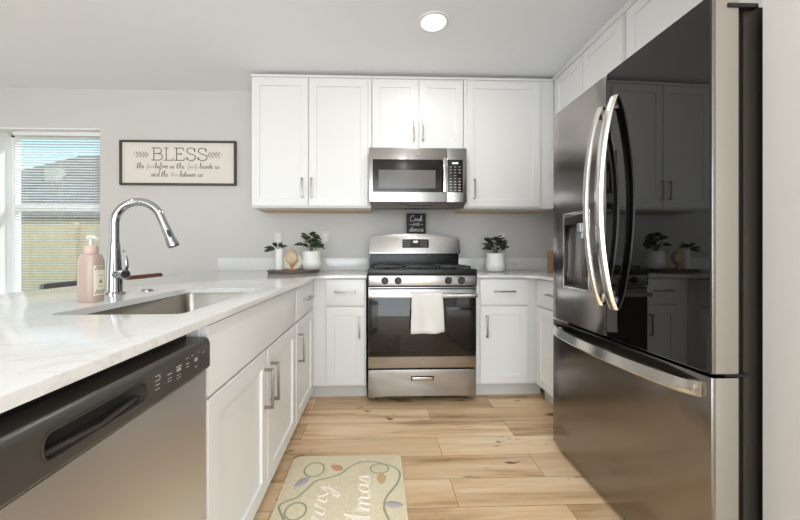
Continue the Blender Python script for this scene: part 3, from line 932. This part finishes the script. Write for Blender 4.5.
# sloping underside with vents
mb = MB()
lo = [mb.v(p) for p in ((MX0 + .02, MF + .016, 1.410), (MX1 - .02, MF + .016, 1.410), (MX1 - .02, YB - .01, 1.450), (MX0 + .02, YB - .01, 1.450))]
hi = [mb.v(p) for p in ((MX0 + .004, MF + .006, 1.4555), (MX1 - .004, MF + .006, 1.4555), (MX1 - .004, YB - .01, 1.4555), (MX0 + .004, YB - .01, 1.4555))]
mb.face(lo[::-1]); mb.face(hi)
for k in range(4): mb.face([lo[k], lo[(k + 1) % 4], hi[(k + 1) % 4], hi[k]])
un = mb.build('vent_underside', 'casegrey', mw)
mb = MB()
for x0, x1 in ((MX0 + .055, MX0 + .15), (MX1 - .15, MX1 - .055)):
    for k in range(4): mb.box(x0 + k * .026, x0 + k * .026 + .016, MF + .006, MF + .03, 1.422, 1.442)
mb.build('vent_slots', 'black', un, 0)
mb = MB(); mb.tube([(.18 + .30 * k / 10, MF + .009, 1.447 - .016 * math.sin(PI * k / 10)) for k in range(11)], .007, 8, flat=.7); mb.build('vent_lip', 'black', un)
xd = .556
dm = MB(T).box(MX0, xd, -.03, 0., 1.457, 1.888, .003).build('door', 'steel', mw)
wz0, wz1 = 1.535, 1.795
MB(T).box(MX0 + .028, xd - .028, -.01, .002, wz0, wz1, .001).build('door_glass', 'darkpanel', dm)
MB(T).box(MX0 + .075, xd - .09, -.01, .0028, wz0 + .03, wz1 - .085, .0005).build('viewing_window', 'mesh', dm)
mb = MB(T); mb.box(xd - .032, xd - .004, .024, .04, wz0 - .005, wz1 + .005, .004)
for z_ in (wz0 + .012, wz1 - .012): mb.box(xd - .03, xd - .006, -.001, .03, z_ - .012, z_ + .012, .002)
mb.build('handle', 'handle', dm)
emblem(dm, .325, MF - .003, 1.842, .017)
cpm = MB(T).box(xd + .002, MX1, -.03, 0., 1.457, 1.888, .003).build('control_panel', 'steel', mw)
kb = MB(T).box(xd + .006, MX1 - .03, -.01, .002, wz0, wz1, .001).build('keypad', 'darkpanel', mw)
cxk = (xd + .006 + MX1 - .03) / 2
mb = MB(T); mb.box(cxk - .025, cxk + .025, .0015, .0028, 1.76, 1.775); mb.build('display', 'lcd', kb, 0)
mb = MB(T)
for r_ in range(9):
    for c_ in range(3):
        if r_ in (3,) and c_ != 1: continue
        z_ = 1.738 - r_ * .0235; x = cxk + (c_ - 1) * .035
        mb.box(x - .009, x + .009, .0015, .0026, z_ - (.003 if r_ < 5 else .005), z_ + (.003 if r_ < 5 else .005))
mb.build('key_marks', 'faint', kb, 0)

# ---------------------------------------------------------------- refrigerator
FXF = .955
fr = thing('refrigerator', 'tall stainless french-door refrigerator with one black glass door and one steel door', 'refrigerator', (1.35, 1.375, 0))
FY0, FY1 = .94, 1.822
MID = (FY0 + FY1) / 2
def fx(y):
    t = (y - MID) / (FY1 - FY0) * 2
    return FXF - .003 * (1 - t * t)
def slab(y0, y1, z0, z1, x_back, off=0., n=12, rnd=.012):
    pts = []
    for k in range(n + 1):
        y = y0 + (y1 - y0) * k / n
        x = fx(y) + off
        if rnd and k in (0, n): x += rnd
        pts.append((x, y))
    if rnd:
        pts.insert(1, (fx(y0) + off + .003, y0 + .004)); pts.insert(-1, (fx(y1) + off + .003, y1 - .004))
    pts += [(x_back, y1), (x_back, y0)]
    return MB().prism(pts, 'z', z0, z1, .003 if rnd else 0)
MB().box(1.062, 1.745, FY0 + .012, FY1 - .012, .02, 1.765, .004).build('case', 'casegrey', fr)
for y in (FY0 + .08, FY1 - .08):
    for x in (1.1, 1.7): MB().cyl((x, y, 0), (x, y, .022), .02, n=12).build('foot', 'black', fr)
MB().box(1.03, 1.064, FY0 + .02, FY1 - .02, .03, 1.76).build('gasket', 'gasket', fr, 0)
dl = slab(MID + .003, FY1, .703, 1.79, 1.034).build('left_door', 'steelv', fr)
drr = slab(FY0, MID - .003, .703, 1.79, 1.034).build('right_door', 'steelv', fr)
slab(FY0 + .0035, MID - .0065, .706, 1.787, fx(MID) + .03, -.0035, rnd=0).build('glass_panel', 'glass', drr)
dw_ = slab(FY0, FY1, .035, .692, 1.034).build('freezer_drawer', 'steelv', fr)
for o in (drr, dw_):                       # the flat flank of the door is plain silver
    o.data.materials.append(M['doorside'])
    for pl in o.data.polygons:
        if pl.normal.y < -.95: pl.material_index = 1
# hinges
mb = MB(); mb.box(1.0, 1.09, FY0 - .004, FY0 + .05, 1.752, 1.764, .002); mb.cyl((1.0, FY0 + .01, 1.757), (1.02, FY0 + .01, 1.757), .009, n=12); mb.build('top_hinge', 'black', fr)
mb = MB(); mb.box(1.0, 1.07, FY0 + .004, FY0 + .06, .694, .701); mb.build('middle_hinge', 'black', fr)
# water dispenser recess
qy0, qy1, qz0, qz1 = 1.50, 1.70, .885, 1.235
cut(dl, MB().box(.8, 1.012, qy0, qy1, qz0, qz1))
ds = MB()
xx = fx(1.6) - .003
for b in ((qy0 - .008, qy1 + .008, qz1 - .004, qz1 + .012), (qy0 - .008, qy1 + .008, qz0 - .010, qz0 + .003), (qy0 - .008, qy0 + .002, qz0, qz1), (qy1 - .002, qy1 + .008, qz0, qz1)):
    ds.box(xx, xx + .05, b[0], b[1], b[2], b[3], .0015)
dsp = ds.build('dispenser_frame', 'handle', dl)
MB().box(1.003, 1.012, qy0, qy1, qz0, qz1).build('dispenser_back', 'panel', dl, 0)
mb = MB(); mb.box(.95, 1.005, qy0 + .004, qy1 - .004, qz1 - .045, qz1 - .006, .002); mb.build('dispenser_control', 'black', dl)
mb = MB(); mb.lathe([(.02, qz1 - .09), (.024, qz1 - .085), (.026, qz1 - .045)], .975, (qy0 + qy1) / 2 - .02, 20); mb.cyl((.975, (qy0 + qy1) / 2 - .02, qz1 - .115), (.975, (qy0 + qy1) / 2 - .02, qz1 - .088), .012, n=16); mb.build('nozzle', 'chrome', dl)
mb = MB(); mb.box(.995, 1.004, qy0 + .05, qy1 - .08, qz0 + .05, qz1 - .13, .002); mb.build('dispenser_paddle', 'casegrey', dl)
mb = MB(); mb.box(.945, 1.003, qy0 + .006, qy1 - .006, qz0, qz0 + .006, .001); mb.build('drip_tray', 'casegrey', dl)
# door handles: bowed flat bars
def bow(y, z0, z1, parent, x_face, wd=.0145, rise=.062):
    n = 22
    mb = MB()
    ring = []
    th = .010
    for k in range(n + 1):
        t = k / n
        s_ = math.sin(PI * t) ** .72
        x = x_face + .004 - (.012 + rise * s_)
        z = z0 + (z1 - z0) * t
        ring.append([mb.v(p) for p in ((x - th * .6, y - wd * .75, z), (x - th, y, z), (x - th * .6, y + wd * .75, z), (x + th * .5, y + wd, z), (x + th, y, z), (x + th * .5, y - wd, z))])
    for p, q in zip(ring, ring[1:]):
        for k in range(6): mb.face([p[k], p[(k + 1) % 6], q[(k + 1) % 6], q[k]])
    mb.face(ring[0]); mb.face(ring[-1])
    for z in (z0 + .03, z1 - .03): mb.box(x_face - .02, x_face + .006, y - .009, y + .009, z - .02, z + .02, .003)
    return mb.build('handle', 'handle', parent)
bow(1.412, .83, 1.665, dl, fx(1.412))
bow(1.328, .825, 1.675, drr, fx(1.328), .02)
mb = MB()
ring = []
n = 24
for k in range(n + 1):
    t = k / n
    y = FY0 + .03 + (FY1 - FY0 - .055) * t
    x = fx(y) - .006 - .055 * math.sin(PI * t) ** .5
    z = .648
    ring.append([mb.v(p) for p in ((x - .006, y, z - .020), (x - .009, y, z - .014), (x - .003, y, z + .022), (x + .007, y, z + .024), (x + .007, y, z - .022))])
for p, q in zip(ring, ring[1:]):
    for k in range(5): mb.face([p[k], p[(k + 1) % 5], q[(k + 1) % 5], q[k]])
mb.face(ring[0]); mb.face(ring[-1])
for y in (FY0 + .05, FY1 - .05): mb.box(fx(y) - .02, fx(y) + .01, y - .015, y + .015, .635, .66, .003)
mb.build('drawer_handle', 'handle', dw_)

# ---------------------------------------------------------------- signs
def bless_sign():
    x0, x1, z0, z1 = -2.302, -1.275, 1.66, 2.062
    y = YB - .001
    t = thing('wall_sign', 'framed wooden wall sign lettered BLESS, hanging between window and wall cabinet', 'sign', ((x0 + x1) / 2, y, (z0 + z1) / 2))
    f = .018
    mb = MB()
    mb.box(x0, x1, y - .028, y, z0, z0 + f, .001); mb.box(x0, x1, y - .028, y, z1 - f, z1, .001)
    mb.box(x0, x0 + f, y - .028, y, z0 + f, z1 - f, .001); mb.box(x1 - f, x1, y - .028, y, z0 + f, z1 - f, .001)
    mb.build('frame', 'signframe', t)
    bd = MB().box(x0 + f, x1 - f, y - .014, y, z0 + f, z1 - f).build('board', 'signboard', t, 0)
    yy = y - .0148
    cx = (x0 + x1) / 2
    k = .00572 / 1.0   # metres per pixel of the enlarged view used for layout, kept as layout unit
    def X(px): return x0 + (px - 53) / (722 - 53) * (x1 - x0)
    def Z(py): return z1 - (py - 60) / (320 - 60) * (z1 - z0)
    U, V_ = (1, 0, 0), (0, 0, 1)
    mb = MB()
    write(mb, 'BLESS', ((X(230) + X(550)) / 2 + .01, yy, Z(174)), Z(103) - Z(174), U, V_, .0034, caps=True, sp=1.27)
    def line(s, px0, px1, py, h, m_, r=.0016):
        hh = h
        w0 = text_width(s, hh)
        sp = (X(px1) - X(px0)) / w0
        write(m_, s, ((X(px0) + X(px1)) / 2, yy, Z(py)), hh, U, V_, r, sp=sp, slant=.12)
    h = .052
    line('the', 148, 190, 222, h, mb); line('before us', 252, 362, 222, h, mb); line('the', 376, 420, 222, h, mb); line('beside us', 508, 624, 222, h, mb)
    line('and the', 228, 328, 270, h, mb); line('between us', 394, 526, 270, h, mb)
    # sprigs left and right of the title
    for s_, px in ((-1, 218), (1, 552)):
        px_t = px + s_ * 72
        mb.tube([(X(px), yy, Z(144)), (X(px_t), yy, Z(138))], .0014, 5)
        for q in range(4):
            bxp = px + s_ * (4 + q * 18)
            for sg_ in (-1, 1):
                mb.tube([(X(bxp), yy, Z(142)), (X(bxp + s_ * 11), yy, Z(142 - sg_ * 11)), (X(bxp + s_ * 19), yy, Z(142 - sg_ * 18))], [.0008, .0032, .0006], 6)
        mb.lathe([(.0005, Z(140)), (.004, Z(138)), (.0005, Z(134))], X(px + s_ * 84), yy, 8)
    mb.build('lettering', 'ink', bd)
    mb = MB()
    line('food', 204, 246, 220, .04, mb, .0011); line('family', 440, 498, 220, .04, mb, .0011); line('love', 344, 386, 268, .04, mb, .0011)
    mb.build('faded_lettering', 'faint', bd)
bless_sign()

ckx0, ckx1, ckz0, ckz1, cky = .262, .432, 1.219, 1.401, 3.0
ck = thing('small_sign', 'small black square sign reading Cook and dance, standing on top of the range', 'sign', ((ckx0 + ckx1) / 2, cky, ckz0))
MB().box(ckx0, ckx1, cky - .0, cky + .018, ckz0, ckz1, .004).build('board', 'chalk', ck)
mb = MB(); c_ = (ckx0 + ckx1) / 2
write(mb, 'Cook', (c_, cky - .0012, ckz0 + .112), .05, (1, 0, 0), (0, 0, 1), .0023, sp=1.2, slant=.12)
write(mb, 'AND', (c_, cky - .0012, ckz0 + .073), .024, (1, 0, 0), (0, 0, 1), .0022, caps=True, sp=1.3)
write(mb, 'dance', (c_, cky - .0012, ckz0 + .022), .044, (1, 0, 0), (0, 0, 1), .0023, sp=1.35, slant=.12)
for s_ in (-1, 1): mb.tube([(c_ + s_ * .04, cky - .0012, ckz0 + .084), (c_ + s_ * .06, cky - .0012, ckz0 + .084)], .0018, 5)
mb.build('lettering', 'mark', ck)

# ---------------------------------------------------------------- wall outlets
def outlet(x, z, label):
    t = thing('wall_outlet', label, 'outlet', (x, YB - .002, z))
    y = YB - .001
    p = MB().box(x - .036, x + .036, y - .006, y, z - .058, z + .058, .002).build('cover_plate', 'toe', t)
    mb = MB()
    for dz in (-.02, .02): mb.box(x - .017, x + .017, y - .008, y - .005, z + dz - .014, z + dz + .014, .002)
    so = mb.build('sockets', 'white', t)
    mb = MB()
    for dz in (-.02, .02):
        for dx in (-.006, .006): mb.box(x + dx - .001, x + dx + .001, y - .0085, y - .0078, z + dz - .002, z + dz + .006)
    mb.build('slots', 'black', so, 0)
outlet(-.90, 1.19, 'white wall outlet above the counter behind the slim white vase')
outlet(-.475, 1.19, 'white wall outlet between the plant on the tray and the range')
outlet(1.165, 1.19, 'white wall outlet behind the potted plant between range and refrigerator')

# ---------------------------------------------------------------- counter decor
def leaf(mb, base, d, L, W, droop=.3, fold=.25, roll=0.):
    d = Vector(d).normalized()
    side = d.cross(Vector((0, 0, 1)))
    if side.length < .05: side = Vector((1, 0, 0))
    side.normalize()
    nrm = side.cross(d).normalized()
    side, nrm = side * math.cos(roll) + nrm * math.sin(roll), nrm * math.cos(roll) - side * math.sin(roll)
    rows = []
    n = 6
    for k in range(n + 1):
        t = k / n
        c = Vector(base) + d * (L * t) - Vector((0, 0, 1)) * (droop * L * t * t)
        wv = W * math.sin(PI * min(.97, .08 + .9 * t)) ** .8 * .5
        rows.append([mb.v(tuple(c - side * wv + nrm * fold * wv)), mb.v(tuple(c)), mb.v(tuple(c + side * wv + nrm * fold * wv))])
    for p, q in zip(rows, rows[1:]):
        for k in range(2): mb.face([p[k], p[k + 1], q[k + 1], q[k]])

def foliage(parent, x, y, z, n, spread, height, L, W, m='leaf', seed=1, lean=(0, 0)):
    rn = random.Random(seed)
    mb, st = MB(), MB()
    for i in range(n):
        a = i * 2.4 + rn.uniform(-.3, .3)
        h = height * (.25 + .75 * (i + .5) / n)
        rr = spread * (1 - .55 * (i / n)) * rn.uniform(.25, .6)
        p = Vector((x + rr * math.cos(a) + lean[0] * h, y + rr * math.sin(a) + lean[1] * h, z + h))
        st.tube([(x + .3 * rr * math.cos(a), y + .3 * rr * math.sin(a), z), tuple((Vector((x, y, z)) + p) / 2 + Vector((0, 0, .1 * h))), tuple(p)], .0014, 5)
        for _ in range(2):
            a2 = a + rn.uniform(-.8, .8)
            leaf(mb, p, (math.cos(a2), math.sin(a2), rn.uniform(.1, .9)), L * rn.uniform(.8, 1.15), W * rn.uniform(.8, 1.15), rn.uniform(.1, .5), .2, rn.uniform(-.9, .9))
    f = mb.build('foliage', m, parent, 60)
    s_ = f.modifiers.new('thick', 'SOLIDIFY'); s_.thickness = .0007
    st.build('stems', 'stem', parent)

def pot_profile(r, h, z):
    P = [(.45, 0), (.74, .015), (.84, .09), (.97, .22), (1.0, .34), (.97, .43), (.90, .49), (.89, .9), (.90, 1.0), (.84, 1.0), (.84, .9)]
    return [(a * r, z + b * h) for a, b in P]

def potted_plant(label, x, y, z, r, h, n, spread, height, L, W, m, seed):
    t = thing('potted_plant', label, 'plant', (x, y, z))
    MB().lathe(pot_profile(r, h, z + .0005), x, y, 36).build('pot', 'white', t)
    MB().cyl((x, y, z + h * .88), (x, y, z + h * .93), r * .835, n=28).build('soil', 'soil', t)
    foliage(t, x, y, z + h * .93, n, spread, height, L, W, m, seed)
    return t

# tray group on the left corner
TX, TY = -.685, 2.83
tr = MB().lathe([(.02, CZ + .0005), (.20, CZ + .0005), (.21, CZ + .005), (.21, CZ + .016), (.206, CZ + .02), (.19, CZ + .0195)], TX, TY, 48).build('wooden_tray', 'traywood', loc=(TX, TY, CZ))
tag(tr, 'round dark wooden tray on the counter under three pieces of decor', 'tray')
ZT = CZ + .02
vs = thing('sprig_vase', 'slim white cylindrical vase with a dark green sprig on the wooden tray', 'vase', (-.80, 2.81, ZT))
MB().lathe([(.030, ZT + .0005), (.034, ZT + .003), (.034, ZT + .168), (.032, ZT + .171), (.028, ZT + .169), (.028, ZT + .03), (.01, ZT + .028)], -.80, 2.81, 28).build('vase', 'white', vs)
mb, st = MB(), MB()
zb = ZT + .165
for (dx, dy, dz, L, W) in ((-.9, -.3, .35, .085, .03), (-1, .1, .1, .09, .028), (.5, -.4, .8, .06, .03), (-.2, -.6, .8, .07, .03), (.9, .2, .6, .06, .026), (-.7, -.5, .0, .075, .026), (.3, .5, 1., .065, .028), (-.5, .4, .6, .07, .028)):
    p = Vector((-.81, 2.805, zb)) + Vector((dx, dy, dz)) * .028
    st.tube([(-.80, 2.81, zb - .06), (-.803, 2.808, zb), tuple(p)], .0013, 5)
    leaf(mb, p, (dx, dy, dz), L, W * 1.15, .3, .2, .7 * (1 if dx > 0 else -1))
f = mb.build('foliage', 'leafd', vs, 60); f.modifiers.new('thick', 'SOLIDIFY').thickness = .0007
st.build('stems', 'stem', vs)

og = thing('carved_ornament', 'tan carved hexagonal ornament on a copper foot standing on the wooden tray', 'ornament', (-.688, 2.77, ZT))
ox, oy = -.688, 2.77
MB().lathe([(.001, ZT + .0005), (.026, ZT + .0005), (.026, ZT + .006), (.014, ZT + .012), (.010, ZT + .03), (.016, ZT + .04), (.014, ZT + .045)], ox, oy, 24).build('foot', 'copper', og)
oc = [(ox - .012, ZT + .044), (ox + .012, ZT + .044), (ox + .046, ZT + .075), (ox + .046, ZT + .125), (ox + .014, ZT + .15), (ox + .009, ZT + .158), (ox - .009, ZT + .158), (ox - .014, ZT + .15), (ox - .046, ZT + .125), (ox - .046, ZT + .075)]
ob = MB().prism(oc, 'y', oy - .016, oy + .016, .004).build('body', 'gold', og)
mb = MB()
for rr in (.034, .022, .010):
    mb.tube([(ox + rr * math.cos(2 * PI * k / 24), oy - .0165, ZT + .099 + rr * math.sin(2 * PI * k / 24)) for k in range(25)], .0022, 6)
for k in range(6):
    a = PI * k / 3
    mb.tube([(ox + .01 * math.cos(a), oy - .0165, ZT + .099 + .01 * math.sin(a)), (ox + .034 * math.cos(a), oy - .0165, ZT + .099 + .034 * math.sin(a))], .0018, 5)
mb.build('carving', 'cream', ob)
MB().lathe([(.008, ZT + .157), (.011, ZT + .163), (.008, ZT + .17), (.01, ZT + .178), (.004, ZT + .188)], ox, oy, 20).build('finial', 'gold', og)
dsk = MB().cyl((ox + .0, oy + .030, ZT + .072), (ox + .0, oy + .040, ZT + .072), .0715, n=40).build('halo_disc', 'cream', loc=(ox, oy + .045, ZT))  # cream disc added for the pale halo behind the ornament
tag(dsk, 'pale cream disc added as a halo behind the carved ornament', 'plaque')

potted_plant('bushy green plant in a white pot on the wooden tray', -.548, 2.86, ZT, .086, .152, 20, .12, .15, .072, .05, 'leaf', 3)
potted_plant('small green succulent-like plant in a white pot on the counter between range and refrigerator', 1.02, 2.90, CZ, .083, .155, 22, .13, .135, .076, .044, 'leafd', 11)

wb = thing('wooden_block', 'brown wooden block stack on the counter, partly hidden by the refrigerator', 'block', (1.464, 2.75, CZ))
MB().box(1.418, 1.51, 2.71, 2.79, CZ + .0005, CZ + .098, .004).build('lower_block', 'block', wb)
MB().box(1.418, 1.51, 2.71, 2.79, CZ + .099, CZ + .175, .004).build('upper_block', 'block', wb)
MB().box(1.416, 1.512, 2.708, 2.792, CZ + .175, CZ + .185, .002).build('top_plate', 'gold', wb)

# ---------------------------------------------------------------- rug
RGX0, RGX1, RGY0, RGY1 = -.418, .122, .86, 1.752
rug = MB().prism(rrect(RGX0, RGX1, RGY0, RGY1, .03, 5), 'z', .0008, .011, .003).build('kitchen_rug', 'rug', loc=((RGX0 + RGX1) / 2, (RGY0 + RGY1) / 2, 0))
tag(rug, 'cream rug with a string-light pattern lying in front of the sink cabinet', 'rug')
ZR = .0112
def yarn(mb, pts, r, n=6): mb.tube([tuple(p) for p in spline([(a, b, ZR) for a, b in pts], n)], r, 6, flat=.35)
mb = MB()
yarn(mb, [(-.40, 1.10), (-.38, 1.2), (-.35, 1.30), (-.40, 1.40), (-.38, 1.434), (-.343, 1.454), (-.311, 1.501), (-.278, 1.559), (-.226, 1.578), (-.174, 1.605), (-.131, 1.656), (-.084, 1.691), (-.025, 1.695), (.034, 1.674), (.082, 1.649), (.107, 1.603), (.095, 1.54), (.066, 1.489), (.038, 1.441), (.029, 1.385), (.043, 1.332), (.07, 1.24), (.05, 1.15), (.08, 1.05), (.02, .95), (-.12, .92), (-.28, .95), (-.36, 1.02), (-.40, 1.10)], .0048)
def loop(cx, cy, rx, ry): yarn(mb, [(cx + rx * math.cos(2 * PI * k / 12), cy + ry * math.sin(2 * PI * k / 12)) for k in range(13)], .0045, 3)
loop(-.30, 1.642, .047, .053); loop(.012, 1.640, .044, .036); loop(-.328, 1.380, .042, .046); loop(.06, 1.20, .04, .04)
mb.build('string_pattern', 'sage', rug)
def bulbs(L, m):
    for (x0, y0), (x1, y1), wd in L:
        a, b = Vector((x0, y0, ZR)), Vector((x1, y1, ZR))
        d = (b - a)
        P = [a + d * t for t in (0, .12, .3, .5, .7, .88, 1)]
        MB().tube([tuple(p) for p in P], [wd * .35, wd * .6, wd, wd, wd * .8, wd * .5, wd * .1], 8, flat=.16).build('bulb_pattern', m, rug)
bulbs([((-.318, 1.585), (-.365, 1.522), .022), ((.034, 1.408), (.108, 1.398), .019), ((-.30, 1.30), (-.24, 1.27), .02)], 'lilac')
bulbs([((-.167, 1.634), (-.222, 1.672), .021), ((.04, 1.12), (-.02, 1.1), .02)], 'orange')
bulbs([((.021, 1.602), (.02, 1.528), .022), ((-.33, 1.05), (-.28, 1.1), .02)], 'tan')
mb = MB()
write(mb, 'Merry', (-.205, 1.305, ZR), .105, (0, 1, 0), (-1, 0, 0), .0052, sp=1.75, slant=.15)
write(mb, 'Christmas', (-.03, 1.305, ZR), .105, (0, 1, 0), (-1, 0, 0), .0052, sp=1.42, slant=.15)
mb.build('lettering', 'rugtext', rug)

# ---------------------------------------------------------------- counter stools on the bar side
def stool(y0, y1, m, label):
    yc = (y0 + y1) / 2
    t = thing('counter_stool', label, 'stool', (-1.56, yc, 0))
    xb, xf = -1.75, -1.40
    MB().box(xf - .36, xf + .02, y0 + .01, y1 - .01, .60, .635, .012).build('seat', 'seatpad', t)
    for y in (y0 + .03, y1 - .03):
        MB().tube([(xf, y, 0), (xf - .015, y, .6)], [.012, .016], 10).build('leg', m, t)
        MB().tube([(xb - .03, y, 0), (xb + .015, y, .6), (xb + .01, y, .70), (xb, y, .872)], [.012, .016, .016, .013], 10).build('leg', m, t)
    mb = MB(); mb.prism(rrect(y0, y1, .81, .889, .02, 4), 'x', xb - .011, xb + .011, .003); mb.build('backrest', m, t)
    mb = MB()
    for y in (y0 + .03, y1 - .03): mb.cyl((xf - .004, y, .22), (xb - .014, y, .22), .009, n=8)
    for x in (xf - .004, xb - .014): mb.cyl((x, y0 + .03, .25), (x, y1 - .03, .25), .009, n=8)
    mb.build('footrest', m, t)
stool(1.83, 2.21, 'greyrail', 'grey metal counter stool tucked under the bar behind the soap bottle')
stool(2.44, 2.82, 'redwood', 'reddish wooden counter stool tucked under the bar behind the faucet')
